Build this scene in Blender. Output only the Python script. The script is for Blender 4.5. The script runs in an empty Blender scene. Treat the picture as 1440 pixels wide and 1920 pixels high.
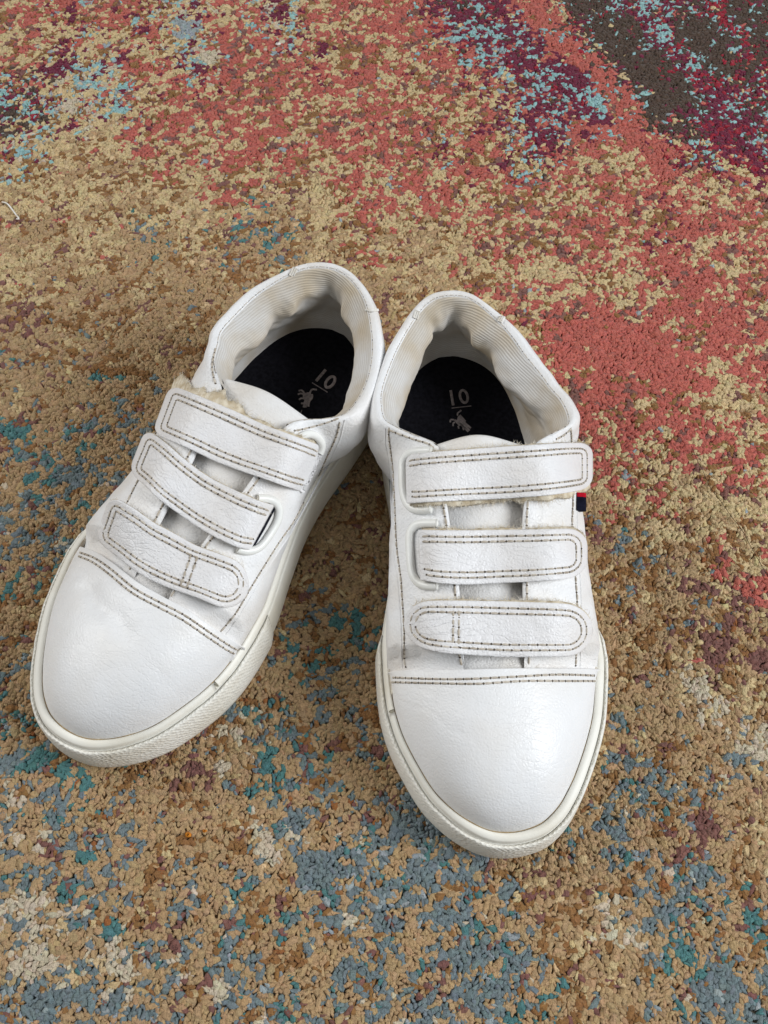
import bpy, math, random
import numpy as np
from mathutils import Vector
from mathutils.bvhtree import BVHTree

# ------------------------------------------------------------------ camera, light, view
S = 0.01                                   # all building is done in centimetres
TH, F, H = math.radians(63.0), 1950.0, 33.7   # camera pitch, focal length (px of a 1440x1920 frame), height in cm
sc = bpy.context.scene
cam_d = bpy.data.cameras.new('camera'); cam = bpy.data.objects.new('camera', cam_d)
sc.collection.objects.link(cam); sc.camera = cam
cam.location = (0, 0, H * S); cam.rotation_euler = (math.radians(90) - TH, 0, 0)
cam_d.sensor_fit = 'VERTICAL'; cam_d.sensor_height = 24; cam_d.lens = F / 1920 * 24
cam_d.clip_start = 0.01; cam_d.clip_end = 50

world = bpy.data.worlds.new('World'); sc.world = world; world.use_nodes = True
bg = world.node_tree.nodes['Background']
bg.inputs[0].default_value = (0.90, 0.96, 1.0, 1); bg.inputs[1].default_value = 0.18

def area(name, loc, target, size, power, col):
    l = bpy.data.lights.new(name, 'AREA'); l.shape = 'RECTANGLE'; l.size = size[0]; l.size_y = size[1]
    l.energy = power; l.color = col
    o = bpy.data.objects.new(name, l); sc.collection.objects.link(o)
    o.location = loc
    o.rotation_euler = (Vector(target) - Vector(loc)).to_track_quat('-Z', 'Y').to_euler()
    return o
area('window_light', (1.20, -0.15, 0.92), (0, 0.18, 0), (0.7, 0.8), 23.2, (0.94, 0.97, 1.0))
area('far_window_light', (-1.25, 0.55, 0.95), (0, 0.22, 0), (0.9, 1.0), 16.0, (1.0, 0.99, 0.97))

sc.view_settings.view_transform = 'Standard'; sc.view_settings.look = 'None'
sc.view_settings.exposure = 0.0; sc.view_settings.gamma = 1.0
sc.view_settings.use_curve_mapping = False

rng = np.random.default_rng(7); random.seed(7)

# ------------------------------------------------------------------ maths helpers
RT = np.array([1.0, 0, 0]); UP = np.array([0, math.sin(TH), math.cos(TH)]); FW = np.array([0, math.cos(TH), -math.sin(TH)])
EYE = np.array([0, 0, H])
def pray(p):
    p = np.asarray(p, float)
    d = (p[..., 0:1] - 720) / F * RT + (960 - p[..., 1:2]) / F * UP + FW
    return d
def plift(p, z):
    d = pray(p); z = np.asarray(z, float)
    return EYE + d * ((z - H) / d[..., 2])[..., None]
def proj(X):
    c = np.asarray(X, float) - EYE; w = c @ FW
    return np.stack([720 + F * (c @ RT) / w, 960 - F * (c @ UP) / w], -1)

def arclen(P):
    return np.concatenate([[0], np.cumsum(np.linalg.norm(np.diff(P, axis=0), axis=1))])
def crom(P, n, closed=False, uniform=True, dense=24):
    """Catmull-Rom through P, resampled to n points (evenly by arc length)."""
    P = np.asarray(P, float)
    if closed: Q = np.concatenate([P[-1:], P, P[:2]])
    else: Q = np.concatenate([2 * P[:1] - P[1:2], P, 2 * P[-1:] - P[-2:-1]])
    out = []
    for i in range(1, len(Q) - 2):
        t = np.linspace(0, 1, dense, endpoint=False)[:, None]
        a, b, c, d = Q[i - 1], Q[i], Q[i + 1], Q[i + 2]
        out.append(.5 * ((2 * b) + (-a + c) * t + (2 * a - 5 * b + 4 * c - d) * t ** 2 + (-a + 3 * b - 3 * c + d) * t ** 3))
    out.append(Q[-2][None])
    D = np.concatenate(out)
    if not uniform: return D
    s = arclen(D[:, :3] if D.shape[1] > 3 else D)
    u = np.linspace(0, s[-1], n, endpoint=not closed)
    return np.stack([np.interp(u, s, D[:, k]) for k in range(D.shape[1])], 1)
def sstep(a, b, x):
    t = np.clip((np.asarray(x, float) - a) / (b - a), 0, 1); return t * t * (3 - 2 * t)

_tab = rng.random((256, 256))
def vnoise(x, y):
    xi = np.floor(x).astype(int); yi = np.floor(y).astype(int); fx = x - xi; fy = y - yi
    fx = fx * fx * (3 - 2 * fx); fy = fy * fy * (3 - 2 * fy)
    g = lambda a, b: _tab[a & 255, b & 255]
    return (g(xi, yi) * (1 - fx) + g(xi + 1, yi) * fx) * (1 - fy) + (g(xi, yi + 1) * (1 - fx) + g(xi + 1, yi + 1) * fx) * fy
def fbm(x, y, o=3):
    r = 0; a = .5
    for k in range(o):
        r = r + a * (vnoise(x * 2 ** k + 17.3 * k, y * 2 ** k + 5.1 * k) - .5); a *= .5
    return r

# ------------------------------------------------------------------ materials
def srgb(r, g, b):
    f = lambda c: (c / 255 / 12.92) if c / 255 <= .04045 else ((c / 255 + .055) / 1.055) ** 2.4
    return (f(r), f(g), f(b), 1)
class NT:
    def __init__(s, name):
        s.m = bpy.data.materials.new(name); s.m.use_nodes = True; s.t = s.m.node_tree
        s.p = s.t.nodes['Principled BSDF']
    def n(s, typ, **kw):
        x = s.t.nodes.new(typ)
        for k, v in kw.items():
            if k.startswith('i_'): x.inputs[k[2:].replace('_', ' ')].default_value = v
            else: setattr(x, k, v)
        return x
    def l(s, a, b): s.t.links.new(a, b)
    def mix(s, fac, a, b, mode='MIX'):
        x = s.t.nodes.new('ShaderNodeMix'); x.data_type = 'RGBA'; x.blend_type = mode
        for sock, v in ((x.inputs[0], fac), (x.inputs[6], a), (x.inputs[7], b)):
            if isinstance(v, (int, float, tuple)): sock.default_value = v
            else: s.l(v, sock)
        return x.outputs[2]
    def ramp(s, src, stops):
        x = s.t.nodes.new('ShaderNodeValToRGB'); e = x.color_ramp.elements
        while len(e) < len(stops): e.new(.5)
        for k, (p, c) in enumerate(stops):
            e[k].position = p; e[k].color = c if isinstance(c, tuple) else (c, c, c, 1)
        s.l(src, x.inputs[0]); return x.outputs[0]
    def bump(s, h, dist, strength=1.0, prev=None):
        x = s.t.nodes.new('ShaderNodeBump'); x.inputs['Distance'].default_value = dist; x.inputs['Strength'].default_value = strength
        s.l(h, x.inputs['Height'])
        if prev is not None: s.l(prev, x.inputs['Normal'])
        return x.outputs[0]

def leather(name, base, dirt, dirt_amt, grain=1.0, crease=1.0, rough=.42):
    t = NT(name); tc = t.n('ShaderNodeTexCoord').outputs['Object']
    v = t.n('ShaderNodeTexVoronoi', feature='DISTANCE_TO_EDGE'); v.inputs['Scale'].default_value = 900
    nz = t.n('ShaderNodeTexNoise'); nz.inputs['Scale'].default_value = 260; nz.inputs['Detail'].default_value = 4
    # stretched creases
    mp = t.n('ShaderNodeMapping'); mp.inputs['Scale'].default_value = (1, 2.6, 1.6); mp.inputs['Rotation'].default_value = (0, 0, .5)
    wn = t.n('ShaderNodeTexNoise'); wn.inputs['Scale'].default_value = 60; wn.inputs['Detail'].default_value = 2
    t.l(tc, v.inputs['Vector']); t.l(tc, nz.inputs['Vector']); t.l(tc, wn.inputs['Vector'])
    addv = t.n('ShaderNodeVectorMath', operation='MULTIPLY_ADD'); t.l(wn.outputs['Color'], addv.inputs[0])
    addv.inputs[1].default_value = (.012, .012, .012); t.l(tc, addv.inputs[2])
    t.l(addv.outputs[0], mp.inputs['Vector'])
    v2 = t.n('ShaderNodeTexVoronoi', feature='DISTANCE_TO_EDGE'); v2.inputs['Scale'].default_value = 190
    t.l(mp.outputs[0], v2.inputs['Vector'])
    cr = t.ramp(v2.outputs['Distance'], [(0, 0.0), (.06, .75), (.25, 1.0)])
    patch = t.n('ShaderNodeTexNoise'); patch.inputs['Scale'].default_value = 38; t.l(tc, patch.inputs['Vector'])
    pm = t.ramp(patch.outputs['Fac'], [(.38, 0.0), (.62, 1.0)])
    cr2 = t.mix(pm, (1, 1, 1, 1), cr)
    b1 = t.bump(v.outputs['Distance'], .00040 * grain, .6)
    b2 = t.bump(nz.outputs['Fac'], .00060 * grain, .45, b1)
    b3 = t.bump(cr2, .00040 * crease, .6, b2)
    t.l(b3, t.p.inputs['Normal'])
    dn = t.n('ShaderNodeTexNoise'); dn.inputs['Scale'].default_value = 55; dn.inputs['Detail'].default_value = 5; t.l(tc, dn.inputs['Vector'])
    dm = t.ramp(dn.outputs['Fac'], [(.42, 0.0), (.72, dirt_amt)])
    t.l(t.mix(dm, base, dirt), t.p.inputs['Base Color'])
    rr = t.ramp(nz.outputs['Fac'], [(.3, rough - .05), (.7, rough + .08)]); t.l(rr, t.p.inputs['Roughness'])
    t.p.inputs['Specular IOR Level'].default_value = .42
    return t.m
WHITE = (.83, .83, .835, 1)
M = {}
M['leather'] = leather('white_leather', WHITE, srgb(210, 198, 182), .45, grain=.85, crease=.35)
M['toe_leather'] = leather('toe_leather', WHITE, srgb(222, 214, 202), .3, grain=.5, crease=.2, rough=.37)
M['strap_leather'] = leather('strap_leather', (.80, .79, .795, 1), srgb(212, 202, 190), .3, grain=1.1, crease=.6, rough=.43)
M['tongue_leather'] = leather('tongue_leather', (.80, .79, .78, 1), srgb(198, 186, 168), .6, grain=.8, crease=.4, rough=.5)

def rubber(name, col, kn=False):
    t = NT(name); tc = t.n('ShaderNodeTexCoord')
    n = t.n('ShaderNodeTexNoise'); n.inputs['Scale'].default_value = 45; n.inputs['Detail'].default_value = 6
    t.l(tc.outputs['Object'], n.inputs['Vector'])
    t.l(t.mix(t.ramp(n.outputs['Fac'], [(.5, 0.0), (.78, .45)]), col, srgb(196, 182, 150)), t.p.inputs['Base Color'])
    t.p.inputs['Roughness'].default_value = .48; t.p.inputs['Specular IOR Level'].default_value = .4
    t.p.inputs['Subsurface Weight'].default_value = .0
    n2 = t.n('ShaderNodeTexNoise'); n2.inputs['Scale'].default_value = 500; t.l(tc.outputs['Object'], n2.inputs['Vector'])
    b = t.bump(n2.outputs['Fac'], .0002, .25)
    if kn:   # fine pebbled relief, laid out along the strip in centimetres
        vo = t.n('ShaderNodeTexVoronoi'); vo.inputs['Scale'].default_value = 8.5; vo.inputs['Randomness'].default_value = .45
        mp = t.n('ShaderNodeMapping'); mp.inputs['Rotation'].default_value = (0, 0, math.pi / 4); t.l(tc.outputs['UV'], mp.inputs['Vector']); t.l(mp.outputs[0], vo.inputs['Vector'])
        b = t.bump(vo.outputs['Distance'], .0007, .6, b)
    t.l(b, t.p.inputs['Normal']); return t.m
M['rubber'] = rubber('foxing_rubber', srgb(240, 237, 227)); M['bumper'] = rubber('bumper_rubber', srgb(240, 237, 228), True)
M['ring'] = rubber('ring_plastic', srgb(238, 238, 234)); M['ring'].node_tree.nodes['Principled BSDF'].inputs['Roughness'].default_value = .22

def lining():
    t = NT('ribbed_lining'); tc = t.n('ShaderNodeTexCoord'); sx = t.n('ShaderNodeSeparateXYZ'); t.l(tc.outputs['UV'], sx.inputs[0])
    n = t.n('ShaderNodeTexNoise'); n.inputs['Scale'].default_value = 60; n.inputs['Detail'].default_value = 4; t.l(tc.outputs['Object'], n.inputs['Vector'])
    a = t.n('ShaderNodeMath', operation='MULTIPLY_ADD'); t.l(n.outputs['Fac'], a.inputs[0]); a.inputs[1].default_value = .22; t.l(sx.outputs[1], a.inputs[2])
    m = t.n('ShaderNodeMath', operation='MULTIPLY'); t.l(a.outputs[0], m.inputs[0]); m.inputs[1].default_value = 2 * math.pi / .082
    s = t.n('ShaderNodeMath', operation='SINE'); t.l(m.outputs[0], s.inputs[0])
    wv = t.n('ShaderNodeMath', operation='MULTIPLY_ADD'); t.l(s.outputs[0], wv.inputs[0]); wv.inputs[1].default_value = .5; wv.inputs[2].default_value = .5
    c0 = t.mix(t.ramp(n.outputs['Fac'], [(.38, 0.0), (.68, 1.0)]), srgb(216, 214, 211), srgb(196, 182, 160))
    c1 = t.mix(t.ramp(wv.outputs[0], [(0.0, .30), (.45, 0.0)]), c0, srgb(150, 138, 122))
    t.l(c1, t.p.inputs['Base Color']); t.p.inputs['Roughness'].default_value = .9; t.p.inputs['Specular IOR Level'].default_value = .15
    t.l(t.bump(wv.outputs[0], .0003, .45), t.p.inputs['Normal']); return t.m
M['lining'] = lining()

def cloth(name, c1, c2, scale, rough=.95, dist=.0004, spec=.1):
    t = NT(name); tc = t.n('ShaderNodeTexCoord')
    n = t.n('ShaderNodeTexNoise'); n.inputs['Scale'].default_value = scale; n.inputs['Detail'].default_value = 5; t.l(tc.outputs['Object'], n.inputs['Vector'])
    t.l(t.mix(t.ramp(n.outputs['Fac'], [(.35, 0.0), (.65, 1.0)]), c1, c2), t.p.inputs['Base Color'])
    t.p.inputs['Roughness'].default_value = rough; t.p.inputs['Specular IOR Level'].default_value = spec
    t.l(t.bump(n.outputs['Fac'], dist, .6), t.p.inputs['Normal']); return t.m
M['insole'] = cloth('insole_fabric', (.004, .004, .006, 1), (.010, .010, .014, 1), 700)
M['fuzz'] = cloth('loop_fuzz', srgb(222, 212, 192), srgb(188, 172, 145), 500, dist=.001)
M['fibre'] = cloth('fuzz_fibre', srgb(236, 230, 218), srgb(214, 202, 180), 300)
M['thread'] = cloth('stitch_thread', srgb(206, 197, 184), srgb(166, 155, 140), 300)
M['hole'] = cloth('stitch_hole', srgb(108, 98, 86), srgb(78, 68, 58), 300)
M['white_thread'] = cloth('white_thread', srgb(236, 234, 230), srgb(215, 208, 196), 400)
M['emblem'] = cloth('emblem_thread', srgb(150, 140, 138), srgb(118, 110, 110), 900)
M['red'] = cloth('red_ribbon', srgb(196, 24, 44), srgb(160, 18, 36), 500); M['navy'] = cloth('navy_ribbon', srgb(16, 17, 30), srgb(26, 28, 44), 500)
M['slot'] = cloth('slot_dark', srgb(24, 26, 34), srgb(40, 42, 50), 300)
M['selvedge'] = cloth('raw_edge_fabric', srgb(214, 206, 192), srgb(150, 136, 118), 260, dist=.0008)
M['glue'] = cloth('old_glue', srgb(176, 152, 112), srgb(120, 100, 74), 120)
M['crumb'] = cloth('crumb', srgb(214, 140, 50), srgb(190, 110, 40), 400)
M['rust'] = cloth('rust_stain', srgb(190, 120, 60), srgb(170, 100, 40), 400)

def rug_mat():
    t = NT('rug_yarn'); tc = t.n('ShaderNodeTexCoord'); vc = t.n('ShaderNodeVertexColor'); vc.layer_name = 'yarn'
    n = t.n('ShaderNodeTexNoise'); n.inputs['Scale'].default_value = 900; n.inputs['Detail'].default_value = 4; t.l(tc.outputs['Object'], n.inputs['Vector'])
    mp = t.n('ShaderNodeMapping'); mp.inputs['Scale'].default_value = (1, .35, 1); mp.inputs['Rotation'].default_value = (0, 0, .6); t.l(tc.outputs['Object'], mp.inputs['Vector'])
    n2 = t.n('ShaderNodeTexNoise'); n2.inputs['Scale'].default_value = 1500; n2.inputs['Detail'].default_value = 3; t.l(mp.outputs[0], n2.inputs['Vector'])
    g = t.ramp(n.outputs['Fac'], [(.3, .8), (.7, 1.12)])
    t.l(t.mix(1.0, vc.outputs['Color'], g, 'MULTIPLY'), t.p.inputs['Base Color'])
    t.p.inputs['Roughness'].default_value = .92; t.p.inputs['Specular IOR Level'].default_value = .12
    t.p.inputs['Sheen Weight'].default_value = .12; t.p.inputs['Sheen Roughness'].default_value = .5
    b = t.bump(n.outputs['Fac'], .0012, .9); b = t.bump(n2.outputs['Fac'], .0006, .9, b)
    t.l(b, t.p.inputs['Normal']); return t.m
M['rug'] = rug_mat()

# ------------------------------------------------------------------ mesh helpers
def link_mesh(name, V, Fc, mat, parent=None, smooth=True, kind=None):
    me = bpy.data.meshes.new(name)
    me.from_pydata([tuple(v) for v in np.asarray(V, float) * S], [], [tuple(int(i) for i in f) for f in Fc])
    me.update()
    if smooth: me.polygons.foreach_set('use_smooth', np.ones(len(me.polygons), bool))
    me.materials.append(mat)
    o = bpy.data.objects.new(name, me); sc.collection.objects.link(o)
    if parent is not None: o.parent = parent
    if kind: o['kind'] = kind
    return o
def grid_faces(nu, nv, close_u=False, close_v=False):
    f = []
    for i in range(nu if close_u else nu - 1):
        for j in range(nv if close_v else nv - 1):
            a, b = i, (i + 1) % nu; c, d = j, (j + 1) % nv
            f.append((a * nv + c, b * nv + c, b * nv + d, a * nv + d))
    return f
def grid_normals(G):
    du = np.gradient(G, axis=0); dv = np.gradient(G, axis=1)
    n = np.cross(du, dv); return n / (np.linalg.norm(n, axis=2, keepdims=True) + 1e-12)

# ------------------------------------------------------------------ the rug
PAL = {  # yarn colours
 't': (181, 151, 113), 'k': (206, 182, 138), 'b': (146, 106, 66), 's': (188, 102, 90), 'r': (154, 40, 56), 'm': (114, 42, 64),
 'a': (150, 188, 188), 'l': (154, 163, 166), 'g': (118, 131, 134), 'e': (84, 127, 126), 'd': (84, 68, 58), 'c': (202, 188, 164), 'p': (130, 90, 82), 'o': (152, 98, 58)}
PK = list(PAL); PC = np.array([srgb(*PAL[k])[:3] for k in PK])
ZONE = {
 't': dict(t=7.5, k=1, b=2.2, p=.7, g=.3, o=.15), 'k': dict(k=5, t=3, b=1.5, p=.6, s=.3, l=.1), 's': dict(s=5.5, k=1.8, p=1.1, b=.8, m=.12, l=.12),
 'x': dict(s=3.6, k=4, b=1.6, p=1.1, m=.12, l=.2), 'm': dict(m=4, a=2.2, r=1.0, s=1.4, d=1.0, l=.7, k=.4), 'd': dict(d=4, m=1.8, a=1.8, r=1.0, k=.3),
 'D': dict(d=6, m=1.3, a=.9, r=.5), 'g': dict(t=7, b=1.2, g=1.6, e=.3, p=.45, o=.2), 'h': dict(t=5, g=3.2, l=.5, e=.6, p=.5, b=.8, c=.5, o=.2),
 'b': dict(g=3.8, l=.8, t=4.2, e=.5, b=.6, p=.2), 'e': dict(t=5.5, e=1.5, g=1.4, p=.7, b=.9, o=.3), 'c': dict(c=3.4, t=4, g=1.1, k=1, e=.2),
 'p': dict(p=2.6, t=4.5, b=1.4, g=.8, o=.4), 'y': dict(s=3, k=2.4, m=1.5, b=1.8, a=.4, l=.2), 'a': dict(k=3, c=1.4, a=1.3, m=1.4, l=.9, b=.7, s=.4),
 'r': dict(m=3, r=3, d=.7, a=.8, s=.8, k=.4)}
GRID = '''xyxyasaxxsmmsddmdD
xaaxassysxsmmsddDr
daaxsssxsxxxmmsdmd
akkxxxxxssyxmxxsrm
kkkkkxkkxssxxxssxx
kkkekeekxkkxxxsyss
kttttttttkkxxxxsss
ptttttttptkksssssss
gtttttttttttxsssss
ttegttttttttxssxsk
ehghttttttttkxxxsx
hhhgttttttttttxxkx
hhgttttttttttpgkkk
ehttttttttttttttpx
tttttttgetttttttpp
hgttttgegtttttttkp
ettttgeggtttttggct
httttceeghttttgttc
heegpgehgtbttthhgt
cgetttcghbbtthbgpt
ghhtgthbbbbtttghhte
ccetheehhbbhttchhep
ccchhhttbhhbhttbeb
bhhhthhehhhbetthbb'''.split('\n')
GR = np.zeros((24, 18, len(PK)))
for i in range(24):
    for j in range(18):
        z = ZONE[GRID[i][j]]
        for k, w in z.items(): GR[i, j, PK.index(k)] = w
        GR[i, j] /= GR[i, j].sum()
# patches that can be made out one by one: x, y (px of the photograph), rx, ry, yarn, strength
SPOTS = [(168,706,14,22,'e'),(214,700,30,9,'e'),(25,808,28,16,'e'),(72,895,28,10,'e'),(75,925,16,8,'e'),(160,945,18,12,'e'),(285,484,18,14,'e'),(245,440,16,10,'a'),(385,440,25,9,'a'),(290,468,26,8,'m'),(120,425,14,24,'r'),
 (308,335,22,12,'s'),(220,200,24,10,'a'),(100,128,35,12,'m'),(135,20,16,28,'m'),(165,160,30,10,'a'),(10,215,28,22,'d'),(230,202,14,10,'m'),(365,30,10,26,'m'),(385,105,22,14,'c'),(350,50,28,16,'l'),(525,30,16,24,'m'),(130,195,20,12,'c'),
 (735,345,26,16,'l'),(610,90,14,10,'m'),(900,245,40,22,'m'),(1260,375,30,14,'m'),(1330,385,20,14,'m'),
 (640,1165,26,8,'e'),(665,1145,14,12,'e'),(628,1172,18,8,'e'),(555,1208,14,14,'e'),(605,1222,22,8,'e'),(585,1110,16,8,'g'),(590,1140,26,8,'g'),(660,1240,20,8,'g'),(630,1260,12,10,'g'),(675,1285,8,30,'g'),
 (75,1420,34,30,'e'),(112,1445,16,18,'e'),(155,1465,14,16,'e'),(380,1515,16,12,'e'),(490,1418,24,26,'e'),(500,1430,14,24,'e'),(390,1455,12,22,'p'),(365,1435,14,16,'p'),(412,1440,14,16,'c'),(495,1580,18,20,'c'),(440,1665,22,22,'e'),(120,1670,16,26,'e'),(215,1735,18,22,'e'),(160,1610,18,12,'e'),(130,1590,14,12,'g'),(100,1605,20,8,'p'),(125,1660,12,22,'p'),(345,1730,12,18,'p'),(525,1700,12,16,'p'),(60,1800,50,30,'c'),(50,1690,30,26,'c'),(405,1850,26,24,'c'),(525,1890,12,20,'e'),(625,1680,14,16,'e'),(590,1625,50,26,'g'),(550,1550,30,36,'g'),(575,1520,20,10,'g'),(610,1640,36,30,'g'),
 (860,1720,40,30,'g'),(800,1640,50,30,'g'),(890,1725,20,14,'e'),(1035,1590,14,12,'e'),(1140,1560,40,20,'g'),(1175,1615,10,16,'e'),(1330,1630,16,10,'e'),(1265,1725,20,12,'e'),(1285,1790,20,16,'e'),(1310,1830,14,26,'e'),(1405,1725,16,24,'e'),(1030,1868,22,10,'e'),(1380,1740,14,12,'p'),(1260,1570,18,30,'o'),(1250,1560,14,20,'p'),(1230,1700,40,36,'g'),(1350,1850,50,36,'g'),(900,1840,60,60,'g'),(770,1500,30,40,'g'),(760,1560,40,26,'g'),
 (1265,1010,14,12,'g'),(1270,1000,16,9,'g'),(1225,1050,8,7,'g'),(1120,1105,12,16,'g'),(1105,1085,12,8,'e'),(1310,1140,10,20,'g'),(1352,1175,7,8,'g'),(1220,1275,9,9,'g'),(1240,1300,9,12,'g'),(1220,1320,10,10,'g'),(1275,1335,12,12,'g'),(1155,1425,16,16,'g'),(1345,1220,26,30,'p'),(1425,1240,26,26,'p'),(1300,1100,40,14,'p'),(1360,1050,20,16,'s'),(1420,1110,26,30,'s'),(1300,1285,18,14,'c'),(1345,1350,12,18,'c'),(1430,1370,14,12,'c'),(1180,940,12,14,'e'),(1210,750,10,16,'c'),(90,680,12,8,'c'),(1415,735,14,12,'l'),(40,700,40,14,'t'),
 (230,690,50,10,'b'),(320,490,20,10,'b'),(1350,600,40,40,'s'),(1200,640,70,50,'s'),(1100,640,50,40,'s'),(1260,690,50,30,'s'),(1345,700,22,60,'k'),(1360,745,30,18,'k'),(1010,500,60,20,'k'),(880,330,40,14,'s')]
SEGS = [(1090,-20,1320,235,34,'d',3.4),(1060,-20,1230,210,20,'d',3.0),(1230,210,1300,250,22,'d',3.5),(1160,60,1250,170,36,'d',4.0),(1290,60,1400,130,36,'d',4.5),(1390,-20,1450,90,40,'d',4.5),(1280,40,1340,120,30,'d',4.0),
 (1150,-20,1250,90,20,'ma',3.0),(1250,90,1400,240,24,'mr',3.0),(1200,20,1330,130,16,'ra',2.5),(1340,10,1450,130,18,'r',3.0),(1270,180,1400,220,26,'amd',2.6),(1350,250,1450,350,26,'mr',3.4),
 (1020,-20,1180,150,9,'kl',3.0),(1180,150,1440,360,9,'kl',2.8),(980,0,1130,150,28,'s',2.6),(1130,150,1250,300,30,'s',2.4),(810,10,960,20,22,'md',2.6),(860,60,1000,60,24,'mal',2.4),(980,110,1090,150,34,'ma',2.4),(1050,140,1150,220,34,'mra',3.0),(1010,215,1130,235,24,'mas',2.8),
 (900,330,950,300,7,'m',3.0),(840,335,930,318,6,'m',3.0)]
def rug_colour(X):
    """X: n x 2 positions on the rug in cm -> linear rgb of the yarn there"""
    n = len(X); P3 = np.concatenate([X, np.zeros((n, 1))], 1)
    Y = X[:, 1].copy(); P3[:, 1] = np.clip(Y, -3, 60)
    px = proj(P3)
    px = px + 15 * np.stack([fbm(X[:, 0] * .9, X[:, 1] * .9), fbm(X[:, 0] * .9 + 40, X[:, 1] * .9 + 9)], 1) * 2
    gx = np.clip(px[:, 0] / 80 - .5, 0, 16.999); gy = np.clip(px[:, 1] / 80 - .5, 0, 22.999)
    i = gy.astype(int); j = gx.astype(int); fy = (gy - i)[:, None]; fx = (gx - j)[:, None]
    w = (GR[i, j] * (1 - fx) + GR[i, j + 1] * fx) * (1 - fy) + (GR[i + 1, j] * (1 - fx) + GR[i + 1, j + 1] * fx) * fy
    # clumping: every yarn has its own noise field, streaked slightly along the rug's diagonal weave
    u = X[:, 0] * .8 + X[:, 1] * .6; v = -X[:, 0] * .6 + X[:, 1] * .8
    sc_ = np.log(w + 1e-5)
    spk = 1 + 1.6 * np.clip(w[:, [PK.index(q) for q in 'mdra']].sum(1), 0, 1)
    for k in range(len(PK)):
        nf = vnoise(u * 1.3 + 31.7 * k, v * 1.8 + 11.9 * k) * .36 + vnoise(u * 3.6 + 7.7 * k, v * 4.8 + 3.3 * k) * .64
        sc_[:, k] += (nf - .5) * 7.0 + rng.gumbel(0, .42, n) * spk
    for (sx_, sy_, rx, ry, kk) in SPOTS:
        d = ((px[:, 0] - sx_) / rx) ** 2 + ((px[:, 1] - sy_) / ry) ** 2
        sc_[:, PK.index(kk)] += (2.2 if kk in 'mdrsk' else 2.4 if kk == 'g' else 3.6) * np.exp(-d ** 2 * .8)
    for (x0, y0, x1, y1, wd, kk, st) in SEGS:
        ab = np.array([x1 - x0, y1 - y0], float); tt = np.clip(((px - [x0, y0]) @ ab) / (ab @ ab), 0, 1)
        d = np.linalg.norm(px - ([x0, y0] + tt[:, None] * ab), axis=1) / wd
        e_ = np.exp(-d ** 4)
        for q in kk: sc_[:, PK.index(q)] += st * (.5 if kk == 'd' else .75) * e_
    c = PC[sc_.argmax(1)]
    return c * (1 + rng.normal(0, .05, (n, 1))) * (1 + rng.normal(0, .025, (n, 3)))

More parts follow.
